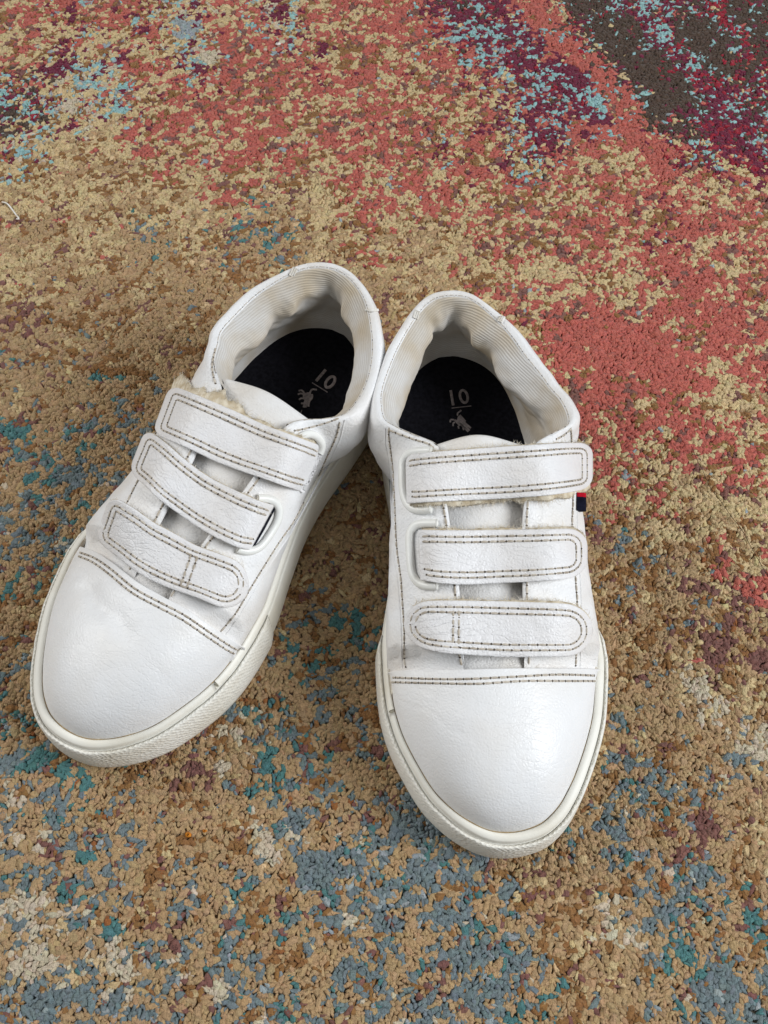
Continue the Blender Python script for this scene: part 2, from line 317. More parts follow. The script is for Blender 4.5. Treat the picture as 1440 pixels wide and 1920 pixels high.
rug = link_mesh('area_rug', np.zeros((0, 3)), [], M['rug'])
rug['label'] = 'worn multicoloured pile rug in tan, coral red and blue under both shoes'; rug['category'] = 'rug'
def build_rug():
    # backing
    nx, ny = 120, 120
    xs = np.linspace(-60, 60, nx); ys = np.linspace(-35, 85, ny)
    G = np.stack(np.meshgrid(xs, ys, indexing='ij'), -1).reshape(-1, 2)
    V = np.concatenate([G, np.full((len(G), 1), -.16)], 1)
    fs = np.array(grid_faces(nx, ny))
    me = rug.data; me.from_pydata([tuple(v) for v in V * S], [], [tuple(int(i) for i in f) for f in fs]); me.update()
    ca = me.color_attributes.new('yarn', 'FLOAT_COLOR', 'POINT')
    col = np.ones((len(V), 4)); col[:, :3] = rug_colour(G) * .8
    ca.data.foreach_set('color', col.ravel().astype(np.float32))
    # pile: one low cushion of yarn per knot, packed so that dark cracks stay between them
    d = .136
    xs = np.arange(-22, 22, d); ys = np.arange(-2.5, 48.5, d * .88)
    gx, gy = np.meshgrid(xs, ys, indexing='ij'); gx = gx + (np.arange(len(ys)) % 2)[None] * d / 2
    P = np.stack([gx.ravel(), gy.ravel()], 1) + rng.uniform(-.36, .36, (gx.size, 2)) * d
    # keep what the camera (or a camera a step aside) can see
    lim = 12.8 + (P[:, 1] + 1) * .178
    P = P[np.abs(P[:, 0]) < lim]
    # beyond the frame the knots are set a little wider
    do = .27
    gx, gy = np.meshgrid(np.arange(-31, 31, do), np.arange(-12, 60, do * .88), indexing='ij'); Q = np.stack([gx.ravel(), gy.ravel()], 1) + rng.uniform(-.4, .4, (gx.size, 2)) * do
    Q = Q[(np.abs(Q[:, 0]) > 12.7 + (Q[:, 1] + 1) * .178) | (Q[:, 1] < -2.4) | (Q[:, 1] > 48.4)]
    d = np.concatenate([np.full(len(P), d), np.full(len(Q), do)]); P = np.concatenate([P, Q])
    n = len(P)
    col = rug_colour(P)
    nr = 6; ang = np.linspace(0, 2 * np.pi, nr, endpoint=False)
    rings = [(.0, 1.0), (.74, .93), (1.04, -.3)]
    big = rng.random(n) < .16; rad = d * np.where(big, rng.uniform(1.0, 1.45, n), rng.uniform(.62, 1.02, n)); ex = rng.uniform(.6, 1.65, n); rot = rng.uniform(0, np.pi, n)
    hgt = rng.uniform(.062, .095, n) + .014 * big + .05 * fbm(P[:, 0] * .8, P[:, 1] * .8) + .05 * fbm(P[:, 0] * 2.2, P[:, 1] * 2.2)
    tilt = rng.normal(0, .115, (n, 2)) + np.array([.03, -.06])
    verts = []
    irr = 1 + rng.normal(0, .24, (n, nr))
    for (r, h) in rings:
        if r == 0: lx = np.zeros((n, 1)); ly = np.zeros((n, 1)); hh = np.full((n, 1), h)
        else:
            q = irr * r * (1 + rng.normal(0, .05, (n, nr)))
            lx = np.cos(ang)[None] * q * (rad * ex)[:, None]; ly = np.sin(ang)[None] * q * (rad / ex)[:, None]
            hh = np.full((n, nr), h) + rng.normal(0, .13, (n, nr)) * (r < 1)
        wx = lx * np.cos(rot)[:, None] - ly * np.sin(rot)[:, None]; wy = lx * np.sin(rot)[:, None] + ly * np.cos(rot)[:, None]
        z = hh * hgt[:, None] + (wx * tilt[:, :1] + wy * tilt[:, 1:]) * 1.0
        verts.append(np.stack([P[:, :1] + wx, P[:, 1:] + wy, z - .10], -1))
    V = np.concatenate(verts, 1); nv = V.shape[1]
    tris = []
    for k in range(nr): tris.append((0, 1 + k, 1 + (k + 1) % nr))
    for ri in range(len(rings) - 2):
        a = 1 + ri * nr; b = a + nr
        for k in range(nr):
            k2 = (k + 1) % nr; tris += [(a + k, b + k, b + k2), (a + k, b + k2, a + k2)]
    T = (np.array(tris)[None] + (np.arange(n) * nv)[:, None, None]).reshape(-1, 3)
    me = bpy.data.meshes.new('pile')
    me.vertices.add(n * nv); me.vertices.foreach_set('co', (V.reshape(-1) * S).astype(np.float32))
    me.loops.add(T.size); me.loops.foreach_set('vertex_index', T.reshape(-1).astype(np.int32))
    me.polygons.add(len(T)); me.polygons.foreach_set('loop_start', np.arange(0, T.size, 3, dtype=np.int32))
    me.polygons.foreach_set('use_smooth', np.ones(len(T), bool))
    me.update(calc_edges=True); me.validate()
    ca = me.color_attributes.new('yarn', 'FLOAT_COLOR', 'POINT')
    cc = np.ones((n, nv, 4), np.float32); cc[:, :, :3] = col[:, None]
    ca.data.foreach_set('color', cc.ravel())
    me.materials.append(M['rug'])
    o = bpy.data.objects.new('pile', me); sc.collection.objects.link(o); o.parent = rug; o['kind'] = 'stuff'
    print('tufts', n, 'tris', len(T))
build_rug()

# ------------------------------------------------------------------ the shoes
# sole plan, shared by both shoes (mirrored): x to the outer side, y from toe to heel, in cm
SOLE = [(-3.07,6.8),(-3.1,5.9),(-3.09,5.2),(-3.02,4.4),(-2.8,3.5),(-2.38,2.5),(-1.95,1.7),(-1.4,1.05),(-.88,.62),(-.33,.33),(.25,.22),(.87,.26),(1.5,.47),(2.1,.95),(2.58,1.6),(3.0,2.35),(3.4,3.2),(3.65,3.9),(3.85,4.8),(4.0,5.7),(3.99,6.6),
 (3.84,7.5),(3.55,8.7),(3.4,10.3),(3.2,12),(3.06,13.8),(2.85,15.3),(2.4,16.7),(1.65,17.7),(.7,18.2),(0,18.3),(-.7,18.15),(-1.6,17.5),(-2.25,16.5),(-2.58,15.2),(-2.55,13.6),(-2.4,11.8),(-2.45,10.2),(-2.72,8.6),(-2.95,7.5)]
NL = 360
LOOP = crom(np.array(SOLE), NL, closed=True)
_tg = np.roll(LOOP, -1, 0) - np.roll(LOOP, 1, 0); _tg /= np.linalg.norm(_tg, axis=1)[:, None]
LN = np.stack([_tg[:, 1], -_tg[:, 0]], 1)
if (LN * (LOOP - LOOP.mean(0))).sum() < 0: LN = -LN
LS = np.concatenate([[0], np.cumsum(np.linalg.norm(np.diff(LOOP, axis=0), axis=1))])
def zb(y): return .5 * (np.clip((3.6 - np.asarray(y)) / 3.6, 0, 1)) ** 2 + .12 * (np.clip((np.asarray(y) - 15.5) / 3, 0, 1)) ** 2 - .04
def zw(y): return 1.80 + .12 * np.clip((3.5 - np.asarray(y)) / 3.5, 0, 1) + .15 * sstep(9, 16, y)      # top of outer wall

DATA = {}
DATA['R'] = dict(tip=(3.43, 4.97), yaw=-3.6, sg=1,
 edge=[(873,1285,4.0,.0),(870,1258,4.1,.02),(860,1107,4.75,.10),(840,967,5.3,.165),(823,850,5.85,.21),(818,836,5.9,.222),(805,826,5.85,.23),(770,812,5.65,.245),(743,800,5.5,.255),(722,785,5.35,.265),(716,753,5.2,.285),(719,727,5.12,.30),(730,693,5.1,.325),(747,653,5.15,.355),(767,617,5.3,.385),(790,583,5.5,.42),(813,563,5.65,.45),(837,556,5.72,.475),(867,557,5.72,.505),(893,568,5.65,.535),(927,597,5.45,.575),(957,630,5.25,.61),(983,667,5.1,.64),(1010,700,5.05,.67),(1030,727,5.05,.69),(1050,750,5.12,.71),(1063,777,5.2,.73),(1063,797,5.35,.745),(1040,810,5.55,.757),(1015,824,5.8,.77),(1003,834,5.9,.778),(1000,850,5.85,.79),(982,967,5.3,.835),(982,1110,4.75,.90),(987,1253,4.1,.98),(988,1285,4.0,1.0)],
 seam=[(727,1263),(745,1260),(780,1259),(880,1258),(980,1256),(1063,1256),(1105,1256),(1126,1257)],
 rows=[[(730,1270),(813,1273),(880,1273),(963,1269),(1047,1265),(1123,1267)],[(733,1279),(813,1281),(897,1282),(980,1277),(1063,1277),(1123,1277)]],
 tongue=[[(840,1268),(930,1268),(1012,1268),4.0],[(832,1110),(920,1110),(1010,1110),4.62],[(815,967),(912,967),(1012,967),5.18],[(800,880),(905,872),(1012,880),5.62],[(803,848),(895,826),(985,845),5.8]],
 straps=[dict(top=[(760,853),(813,847),(880,842),(947,837),(1013,833),(1063,830),(1112,831)],bot=[(762,944),(813,941),(880,938),(947,935),(1013,930),(1063,924),(1112,914)],r=(.02,.42),fuzz=(.04,.15)),
   dict(top=[(784,993),(830,994),(880,994),(947,993),(1013,992),(1063,991),(1102,991)],bot=[(788,1088),(830,1094),(880,1096),(947,1093),(1013,1090),(1063,1085),(1102,1080)],r=(.02,.62),fuzz=(.08,.0)),
   dict(top=[(757,1127),(790,1127),(820,1126),(867,1126),(930,1127),(997,1129),(1047,1131),(1112,1137)],bot=[(757,1212),(793,1217),(830,1224),(880,1228),(947,1232),(1013,1232),(1063,1231),(1112,1228)],r=(.8,.8),fuzz=(.06,.0),cross=(.262,.292))],
 rings=[[(815,846),(785,846),(766,852),(758,866),(757,885),(758,920),(763,941),(772,953),(790,957),(815,955)],[(825,982),(790,982),(776,988),(770,1005),(771,1040),(774,1072),(781,1089),(795,1098),(825,1099)]],
 lines=[[(730,797),(729,817),(733,848),(737.5,880),(739,911),(741,950),(742,983),(745,1033),(752,1087),(755,1133),(758,1183),(758,1233),(762,1256)],
   [(1070,800),(1072,840),(1074,932),(1073,963),(1073,990),(1080,1100),(1082,1127),(1082,1180),(1080,1230),(1079,1252)],
   [(726,803),(734,808),(757,817),(780,825),(803,832),(813,840)],[(1074,799),(1063,811),(1050,820),(1040,825)],
   [(866,1252),(858,1200),(853,1107),(846,1040),(834,967),(824,900)],[(992,1250),(990,1190),(988,1107),(988,967),(996,900)]],
 lips=[[(723,803),(722,830),(727,855),(730,885),(732,920),(735,983),(738,1033),(745,1087),(749,1133),(752,1183),(753,1233),(755,1256)],[(1083,940),(1083,990),(1089,1100),(1091,1150),(1090,1200),(1088,1250)]],
 tacks=[((778,597),(783,583)),((937,603),(946,588))],
 digits=('R',), label='white three-strap child\'s shoe on the right, standing straight with toe towards the viewer')
DATA['L'] = dict(tip=(-9.54, 7.86), yaw=26.2, sg=-1,
 edge=[(306,1150,4.0,0),(312,1127,4.1,.02),(390,1006,4.75,.10),(463,912,5.3,.165),(527,818,5.85,.21),(534,802,5.9,.222),(552,791,5.85,.23),(580,786,5.65,.245),(607,785,5.5,.255),(644,776,5.35,.265),(668,751,5.25,.28),(684,721,5.15,.30),(694,684,5.1,.325),(697,647,5.12,.35),(694,611,5.2,.375),(688,580,5.3,.40),(677,552,5.45,.425),(659,528,5.55,.45),(641,513,5.65,.47),(619,504,5.72,.49),(595,502,5.72,.51),(571,505,5.68,.53),(546,514,5.6,.55),(516,531,5.45,.58),(479,556,5.25,.615),(442,592,5.1,.65),(415,623,5.1,.69),(409,647,5.2,.715),(403,670,5.4,.735),(404,690,5.6,.75),(409,708,5.75,.765),(414,728,5.85,.778),(408,745,5.8,.79),(364,852,5.3,.835),(307,961,4.75,.90),(246,1077,4.1,.98),(236,1095,4.0,1.0)],
 seam=[(457,1216),(449,1211),(437,1204),(402,1181),(349,1145),(306,1122),(257,1094),(214,1060),(182,1039),(160,1030),(149,1026)],
 rows=[[(453,1222),(433,1212),(398,1189),(345,1153),(301,1130),(252,1103),(209,1068),(178,1047),(150,1036)],[(447,1229),(428,1220),(393,1197),(340,1161),(296,1138),(247,1111),(204,1076),(173,1054),(147,1043)]],
 tongue=[[(330,1150),(275,1115),(225,1080),4.0],[(412,1022),(350,985),(290,950),4.62],[(487,930),(415,890),(345,845),5.18],[(545,842),(470,800),(395,755),5.62],[(577,797),(498,745),(420,718),5.8]],
 straps=[dict(top=[(605,837),(551,817),(495,796),(439,770),(382,746),(345,731),(318,722)],bot=[(566,922),(532,911),(495,898),(439,879),(401,864),(364,846),(326,829),(285,811)],r=(.02,.32),fuzz=(.40,.0)),
   dict(top=[(515,948),(476,935),(420,909),(382,888),(345,860),(315,834),(289,814),(273,802)],bot=[(470,1031),(457,1029),(439,1024),(401,1006),(364,984),(326,957),(296,935),(270,909),(240,885)],r=(.02,.4),fuzz=(.03,.0)),
   dict(top=[(478,1070),(439,1049),(390,1031),(364,1021),(330,1002),(289,980),(262,961),(232,943),(206,928)],bot=[(452,1150),(427,1143),(401,1134),(364,1119),(326,1106),(281,1087),(247,1066),(217,1042),(178,1012)],r=(.8,.4),fuzz=(.02,.0),cross=(.36,.40))],
 rings=[[(552,826),(562,815),(577,811),(591,816),(600,826),(603,838),(596,850)],[(478,934),(503,935),(517,942),(522,957),(517,978),(503,1003),(488,1024),(474,1032),(458,1033),(440,1027)]],
 lines=[[(638,787),(630,819),(611,860),(592.5,901),(570,939),(551,976),(525,1014),(499,1055),(469,1104),(442.5,1149),(414,1184)],
   [(639,783),(607.5,794),(570,804),(544,809)],[(405,650),(398,680),(400,705),(406,725)],
   [(318,1122),(350,1075),(397,1010),(470,918),(510,862)],[(240,1072),(264,1035),(300,957),(357,847),(380,800)],[(192,1022),(215,985),(240,939),(257,905),(300,830)]],
 lips=[[(646,787),(638,822),(619,864),(600,905),(578,943),(559,980),(533,1018),(507,1059),(477,1108),(450,1153),(424,1190)]],
 tacks=[((546,517),(554,503)),((690,583),(707,581))],
 digits=('L',), label='white three-strap child\'s shoe on the left, turned outwards with toe at lower left')

def build_shoe(side):
    D = DATA[side]; sg = D['sg']; yaw = math.radians(D['yaw'])
    ax = np.array([math.sin(yaw), math.cos(yaw)]); rt = np.array([ax[1], -ax[0]]); tip = np.array(D['tip'])
    Y0 = 9.0
    root = bpy.data.objects.new('velcro_shoe', None); sc.collection.objects.link(root)
    base = tip + ax * Y0
    root.location = (base[0] * S, base[1] * S, 0); root.rotation_euler = (0, 0, -yaw); root.empty_display_size = .05
    root['label'] = D['label']; root['category'] = 'shoe'; root['group'] = 'pair of white velcro shoes'
    def W2L(Pw):
        Pw = np.asarray(Pw, float); d = Pw[..., :2] - tip
        return np.stack([d @ rt * sg, d @ ax, Pw[..., 2]], -1)
    def dirL(v):
        v = np.asarray(v, float); return np.stack([v[..., :2] @ rt * sg, v[..., :2] @ ax, v[..., 2]], -1)
    EL = W2L(EYE)
    def lift(p, z): return W2L(plift(np.asarray(p, float), np.asarray(z, float)))
    def mk(name, V, Fc, mat, parent=root, smooth=True, kind=None, uv=None):
        V = np.asarray(V, float).reshape(-1, 3) * np.array([sg, 1, 1]) - np.array([0, Y0, 0])
        if sg < 0: Fc = [tuple(reversed(f)) for f in Fc]
        o = link_mesh(name, V, Fc, mat, parent, smooth, kind)
        if uv is not None:
            l = o.data.uv_layers.new(name='UVMap'); vi = np.zeros(len(o.data.loops), np.int32); o.data.loops.foreach_get('vertex_index', vi)
            l.data.foreach_set('uv', np.asarray(uv, np.float32).reshape(-1, 2)[vi].ravel())
        return o
    trees = {}
    def tree(name, V, Fc): trees[name] = BVHTree.FromPolygons([tuple(v) for v in np.asarray(V).reshape(-1, 3)], [tuple(f) for f in Fc])
    def cast(p, names):
        d = dirL(pray(np.asarray(p, float))); d = d / np.linalg.norm(d); best = None
        for nm in names:
            h = trees[nm].ray_cast(Vector(EL), Vector(d))
            if h[0] is not None and (best is None or h[3] < best[3]): best = h
        if best is None: return None
        nrm = np.array(best[1]); nrm = -nrm if nrm @ d > 0 else nrm
        return np.array(best[0]), nrm
    def castline(pl, names, step=4.0):
        P = crom(np.array(pl, float), max(4, int(arclen(np.array(pl, float))[-1] / step)))
        out = [cast(p, names) for p in P]
        return [o for o in out if o is not None]
    def tube(path, r, nseg=8, closed=False, flat=1.0, nrm=None):
        P = np.asarray(path, float); n = len(P)
        T = (np.roll(P, -1, 0) - np.roll(P, 1, 0)) if closed else np.gradient(P, axis=0)
        T /= np.linalg.norm(T, axis=1)[:, None] + 1e-9
        ref = np.tile(np.array([0, 0, 1.0]), (n, 1)) if nrm is None else np.asarray(nrm)
        B = np.cross(T, ref); B /= np.linalg.norm(B, axis=1)[:, None] + 1e-9; N = np.cross(B, T)
        a = np.linspace(0, 2 * np.pi, nseg, endpoint=False); r = np.broadcast_to(r, (n,))
        V = P[:, None] + (np.cos(a)[None, :, None] * B[:, None] + np.sin(a)[None, :, None] * N[:, None] * flat) * r[:, None, None]
        f = grid_faces(n, nseg, closed, True)
        if not closed: f = f + [tuple(range(nseg))[::-1], tuple((n - 1) * nseg + k for k in range(nseg))]
        return V.reshape(-1, 3), f
    def proj_l(P):
        P = np.asarray(P, float); W_ = np.concatenate([tip + P[:, :1] * sg * rt + P[:, 1:2] * ax, P[:, 2:]], 1); return proj(W_)
    class Acc:
        def __init__(s): s.V = []; s.F = []; s.n = 0
        def add(s, V, Fc):
            s.V.append(np.asarray(V).reshape(-1, 3)); s.F += [tuple(i + s.n for i in f) for f in Fc]; s.n += len(s.V[-1])
        def mk(s, name, mat, parent=root, kind=None, smooth=True):
            if s.n: return mk(name, np.concatenate(s.V), s.F, mat, parent, smooth, kind)
    def stitches(hits, name, parent, pitch=.27, r=.037, lift_=.004):
        """a row of lock stitches: a thread sunk between dark needle holes"""
        if len(hits) < 4: return
        P = np.array([h[0] for h in hits]); N = np.array([h[1] for h in hits]); s = arclen(P)
        at = lambda u: (np.array([np.interp(u, s, P[:, k]) for k in range(3)]), np.array([np.interp(u, s, N[:, k]) for k in range(3)]))
        A, Hh = Acc(), Acc(); u = pitch * .3
        while u < s[-1] - pitch * .6:
            p = pitch * random.uniform(.9, 1.1)
            pts, ns = zip(*[at(u + p * t) for t in (0, .25, .6, .85)])
            pts = np.array(pts); ns = np.array(ns); pts = pts + ns * (lift_ + np.array([-.012, .006, .008, -.01]))[:, None]
            A.add(*tube(pts, np.array([.6, 1, .95, .5]) * r, 5, nrm=ns))
            q, m = at(u + p * .93); q2, _ = at(u + p * 1.03); q0, _ = at(u + p * .80)
            Hh.add(*tube(np.array([q0, q, q2]) + m * .006, np.array([.3, 1.2, .5]) * r, 5, nrm=np.array([m] * 3), flat=.6))
            u += p
        A.mk(name, M['thread'], parent, 'stuff'); Hh.mk('needle_holes', M['hole'], parent, 'stuff')

    # ---------------- sole
    ly = LOOP[:, 1]; zt = zw(ly); z0 = zb(ly)
    def ring(off, z): return np.concatenate([LOOP + LN * np.broadcast_to(off, (NL,))[:, None], np.broadcast_to(z, (NL,))[:, None]], 1)
    def sweep(rings, a0=0, a1=None, closed=True):
        G = np.stack(rings, 1)
        if not closed: G = G[a0:a1]
        return G
    prof = [ring(-.9, z0 + .02), ring(-.18, z0), ring(.02, z0 + .08), ring(.06, z0 + .25), ring(.05, z0 * .5 + zt * .5), ring(.03, zt - .25), ring(0, zt - .1), ring(-.12, zt - .15), ring(-.5, zt - .15), ring(-.55, zt - .4)]
    G = np.stack(prof, 1); f = grid_faces(NL, len(prof), True)
    f.append(tuple(i * len(prof) for i in range(NL)))
    sole = mk('outsole', G, f, M['rubber'])
    uvl = lambda n, vs: np.stack([np.repeat(LS[:, None], n, 1), np.broadcast_to(np.array(vs)[None], (NL, n))], -1)
    # toe bumper: the thicker, textured strip around the toe
    med = np.argmin(np.hypot(LOOP[:, 0] + 3.05, ly - (7.0 if side == 'R' else 6.7))); lat = np.argmin(np.hypot(LOOP[:, 0] - 4.02, ly - 6.9))
    idx = (np.arange(med - NL if med > NL / 2 else med, lat + 1)) % NL
    fade = np.minimum(1, np.minimum(np.arange(len(idx)), np.arange(len(idx))[::-1]) / 5.0)
    wob = .012 * np.sin(np.arange(NL) * .9) * np.sin(np.arange(NL) * .23)
    pr = [ring(.0, z0 + .04), ring(.12, z0 + .03), ring(.21, z0 + .14), ring(.235, z0 + .35), ring(.215, (z0 + zt) / 2), ring(.165, zt - .22), ring(.135 + wob, zt - .10), ring(.10 + wob, zt - .06), ring(.06 + wob, zt - .07), ring(.02, zt - .12)]
    vs = np.concatenate([[0], np.cumsum([.12, .14, .21, .5, .5, .13, .05, .05, .1])])
    G = np.stack(pr, 1)[idx]; b0 = np.stack([ring(.0, z0 + .04)] + [ring(0.0, zt - .12)] * 1, 1)
    core = np.concatenate([LOOP[idx], np.zeros((len(idx), 1))], 1)[:, None]; flatG = G.copy(); flatG[:, :, :2] = core[:, :, :2]
    G = flatG + (G - flatG) * np.clip(.25 + fade, 0, 1)[:, None, None]
    mk('toe_bumper', G, grid_faces(len(idx), len(pr)) + [tuple(range(len(pr)))[::-1], tuple((len(idx) - 1) * len(pr) + k for k in range(len(pr)))], M['bumper'], uv=uvl(len(pr), vs)[idx])
    # foxing bead between outer wall and upper: two lengths that butt on the inner side of the toe
    d_in = np.where(LOOP[:, 0] > .5, .31, .2) ; d_in = np.convolve(np.tile(d_in, 3), np.ones(41) / 41, 'same')[NL:2 * NL]
    d_in = d_in + .04 * np.exp(-((ly - .3) / 1.0) ** 2)
    jn = np.argmin(np.hypot(LOOP[:, 0] + 2.95, ly - (4.3 if side == 'R' else 3.7)))
    ks = np.arange(NL)
    def bead(idx, name, up):
        a = -.03; h = zt + .02
        pr = [ring(a + .015, h - .08), ring(a + .005, h + .05 + up), ring(a - .03, h + .12 + up), ring(-d_in * .5 - .02, h + .15 + up), ring(-d_in + .05, h + .17 + up), ring(-d_in + .01, h + .14 + up), ring(-d_in, h - .1), ring(-d_in - .04, h - .5)]
        G = np.stack(pr, 1)[idx]
        mk(name, G, grid_faces(len(idx), len(pr)) + [tuple(range(len(pr)))[::-1], tuple((len(idx) - 1) * len(pr) + k for k in range(len(pr)))], M['rubber'])
    s_lat = np.argmin(np.hypot(LOOP[:, 0] - 3.0, ly - 14))
    bead(np.arange(jn, jn + ((s_lat - jn) % NL)) % NL, 'foxing_strip', .018)
    bead(np.arange(s_lat, s_lat + ((jn - s_lat) % NL) ) % NL, 'foxing_strip', 0.0)
    C_in = LOOP - LN * d_in[:, None]

    # ---------------- toe cap (vamp)
    sm = lift(D['seam'], np.full(len(D['seam']), 2.3))     # first pass, for the fraction along the seam
    fr = arclen(sm); fr /= fr[-1]
    zs = 2.12 + 2.05 * np.sin(np.pi * np.clip(fr, 0, 1)) ** .72
    NA = 120
    seam3 = crom(lift(D['seam'], zs), NA)
    im = np.argmin(np.hypot(*(C_in - seam3[0, :2]).T)); il = np.argmin(np.hypot(*(C_in - seam3[-1, :2]).T))
    path = np.arange(im, im + ((il - im) % NL) + 1) % NL
    Wc = np.concatenate([C_in[path] - LN[path] * .015, (zt[path] + .10)[:, None]], 1); Wc = crom(Wc, NA, dense=4)
    NT_ = 44; t = np.linspace(0, 1, NT_)[None, :, None]
    hor = 1 - np.cos(t * np.pi / 2) ** 1.0; hor = .82 * hor + .18 * t; ver = np.sin(t * np.pi / 2) ** .92
    G = np.empty((NA, NT_, 3))
    G[:, :, :2] = Wc[:, None, :2] + (seam3[:, None, :2] - Wc[:, None, :2]) * hor
    G[:, :, 2:] = Wc[:, None, 2:] + (seam3[:, None, 2:] - Wc[:, None, 2:]) * ver
    # wear: soft dents and creases where the toes bend
    gx, gy = G[:, :, 0], G[:, :, 1]; inner = np.sin(np.pi * np.clip(np.linspace(0, 1, NT_), 0, 1))[None] ** .7
    def crease(a, b, w, dep):
        a = np.array(a); b = np.array(b); u = (b - a) / np.linalg.norm(b - a); q = np.stack([gx, gy], -1) - a
        al = q @ u; ac = q @ np.array([-u[1], u[0]]) + .06 * np.sin(al * 4); L_ = np.linalg.norm(b - a)
        return -dep * np.exp(-(ac / w) ** 2) * sstep(-.3, .5, al) * sstep(-.3, .5, L_ - al)
    dz = .05 * fbm(gx * .7 + 3, gy * .7) * inner
    if side == 'L':
        pa, pb = W2L(plift(np.array([(150., 1090), (335, 1295)]), np.array([3.4, 3.2])))[:, :2]
        dz = dz + crease(pa, pa + (pb - pa) * .62, .34, .13) + crease(pa, pb, .06, .022) + crease(pa + [.18, -.1], pb + [.12, -.16], .05, .014)
    else:
        pa, pb = W2L(plift(np.array([(748., 1300), (885, 1400)]), np.array([3.0, 3.3])))[:, :2]
        dz = dz + crease(pa, pb, .06, .014) + crease(pa + [.15, .1], pb + [.1, .15], .05, .010)
    G[:, :, 2] += dz * np.clip(inner * 1.3, 0, 1)
    G[:, :, 2] += .07 * sstep(.80, 1.0, np.linspace(0, 1, NT_))[None] * np.sin(np.pi * np.linspace(0, 1, NA))[:, None] ** .4
    seam3 = seam3.copy(); seam3[:, 2] = G[:, -1, 2]
    # lip at the seam: carries on a little, then turns down
    nb = seam3[:, :2] - G[:, -3, :2]; nb /= np.linalg.norm(nb, axis=1)[:, None] + 1e-9
    nb = np.where(np.linspace(0, 1, NA)[:, None] * 0 + 1 > 0, np.array([[0, 1.0]]), nb)
    lip1 = seam3.copy(); lip1[:, 1] += .025; lip1[:, 2] += .005
    lip2 = seam3.copy(); lip2[:, 1] += .045; lip2[:, 2] -= .05
    lip3 = seam3.copy(); lip3[:, 1] += .02; lip3[:, 2] -= .27
    hem = Wc.copy(); hem[:, 2] -= .3
    up = .10 * np.clip(np.linspace(0, 1, NT_) * 6 - 5, 0, 1)[None] * 0
    VG = np.concatenate([hem[:, None], G, lip1[:, None], lip2[:, None], lip3[:, None]], 1)
    vf = grid_faces(NA, VG.shape[1])
    V, f = tube(np.concatenate([Wc[3:-3, :2] + 0 * Wc[3:-3, :2], Wc[3:-3, 2:] + .035], 1), .022 + .010 * np.sin(np.arange(NA - 6) * .7), 5); mk('glue_line', V, f, M['glue'])
    vamp = mk('toe_cap', VG, vf, M['toe_leather']); tree('vamp', VG, vf)
    for rw in D['rows']: stitches(castline(rw, ['vamp']), 'stitching', vamp)

    # ---------------- quarters: side panels, eyestays and padded collar as one shell
    E = np.array(D['edge'], float); e3 = lift(E[:, :2], E[:, 2])
    i0 = np.argmin(np.hypot(LOOP[:, 0] + 3.08, ly - 4.7)); i1 = np.argmin(np.hypot(LOOP[:, 0] - 3.8, ly - 4.7))
    rear = np.arange(i0, i0 - ((i0 - i1) % NL) - 1, -1) % NL      # inner side -> heel -> outer side
    rs = arclen(LOOP[rear]); rs /= rs[-1]
    NQ = 300
    e4 = np.concatenate([e3, E[:, 3:4]], 1); Eg = crom(e4, NQ, uniform=True); w = np.clip(Eg[:, 3], 0, 1); Eg = Eg[:, :3]
    pick = lambda A: np.stack([np.interp(w, rs, A[rear][:, k]) for k in range(A.shape[1])], 1)
    Wq = pick(np.concatenate([C_in - LN * .03, (zt - .05)[:, None]], 1)); n2 = pick(LN); n2 /= np.linalg.norm(n2, axis=1)[:, None]
    n3 = np.concatenate([n2, np.zeros((NQ, 1))], 1); Z = np.array([0, 0, 1.0])
    c = sstep(.225, .275, w) * (1 - sstep(.725, .775, w))
    heel = np.exp(-((w - .5) / .1) ** 2); rwid = .43 + .02 * np.cos(w * 40) - .10 * heel + (.10 if side == 'R' else .08) * sstep(.56, .62, w) + (0 if side == 'R' else .06) * sstep(.44, .38, w)
    Sh = Eg + n3 * rwid[:, None] - Z * .55
    dv = Sh - Wq; cb = (.10 + .25 * np.exp(-((w - .26) / .06) ** 2) + .30 * np.exp(-((w - .76) / .06) ** 2))[:, None]
    colp = [Wq, Wq + dv * .33 + n3 * cb, Wq + dv * .70 + n3 * cb, Sh, Eg + n3 * (rwid * .9)[:, None] - Z * .18, Eg + n3 * (rwid * .5)[:, None] + Z * .09, Eg]
    bw = .26 - (0 if side == 'R' else .16) * sstep(.72, .78, w) + .34 * np.exp(-((w - .17) / .08) ** 2) + (.62 if side == 'R' else .0) * np.exp(-((w - .83) / .075) ** 2)
    eye = []
    for tt in (0, .16, .36, .56, .75, .89, 1):
        q = Wq.copy(); a = tt * np.pi / 2
        q[:, :2] += (Eg - Wq)[:, :2] * (1 - math.cos(a)) ** 1.05 + n2 * bw[:, None] * math.sin(math.pi * min(1, tt * 1.15)) * (1 - .3 * tt)
        q[:, 2] += (Eg - Wq)[:, 2] * math.sin(a) ** .95
        eye.append(q)
    ctrl = [cp * c[:, None] + ep * (1 - c)[:, None] for cp, ep in zip(colp, eye)]
    ctrl = np.stack(ctrl, 1); NV = 40
    G = np.stack([crom(ctrl[i], NV, dense=10) for i in range(NQ)])
    # light wrinkling of the leather
    wr = fbm(w[:, None] * 60 + np.linspace(0, 1, NV)[None] * 2, np.linspace(0, 1, NV)[None] * 5 + 0 * w[:, None]) * np.sin(np.linspace(0, np.pi, NV))[None]
    G = G + n3[:, None] * (wr * .10)[:, :, None]
    # edge of the eyestay turns down
    low = Eg - Z * .16; low[:, :2] -= n2 * .0
    G2 = np.concatenate([G, (Eg - Z * .05 - n3 * .03)[:, None], (low - n3 * .02)[:, None]], 1)
    qf = grid_faces(NQ, NV + 2)
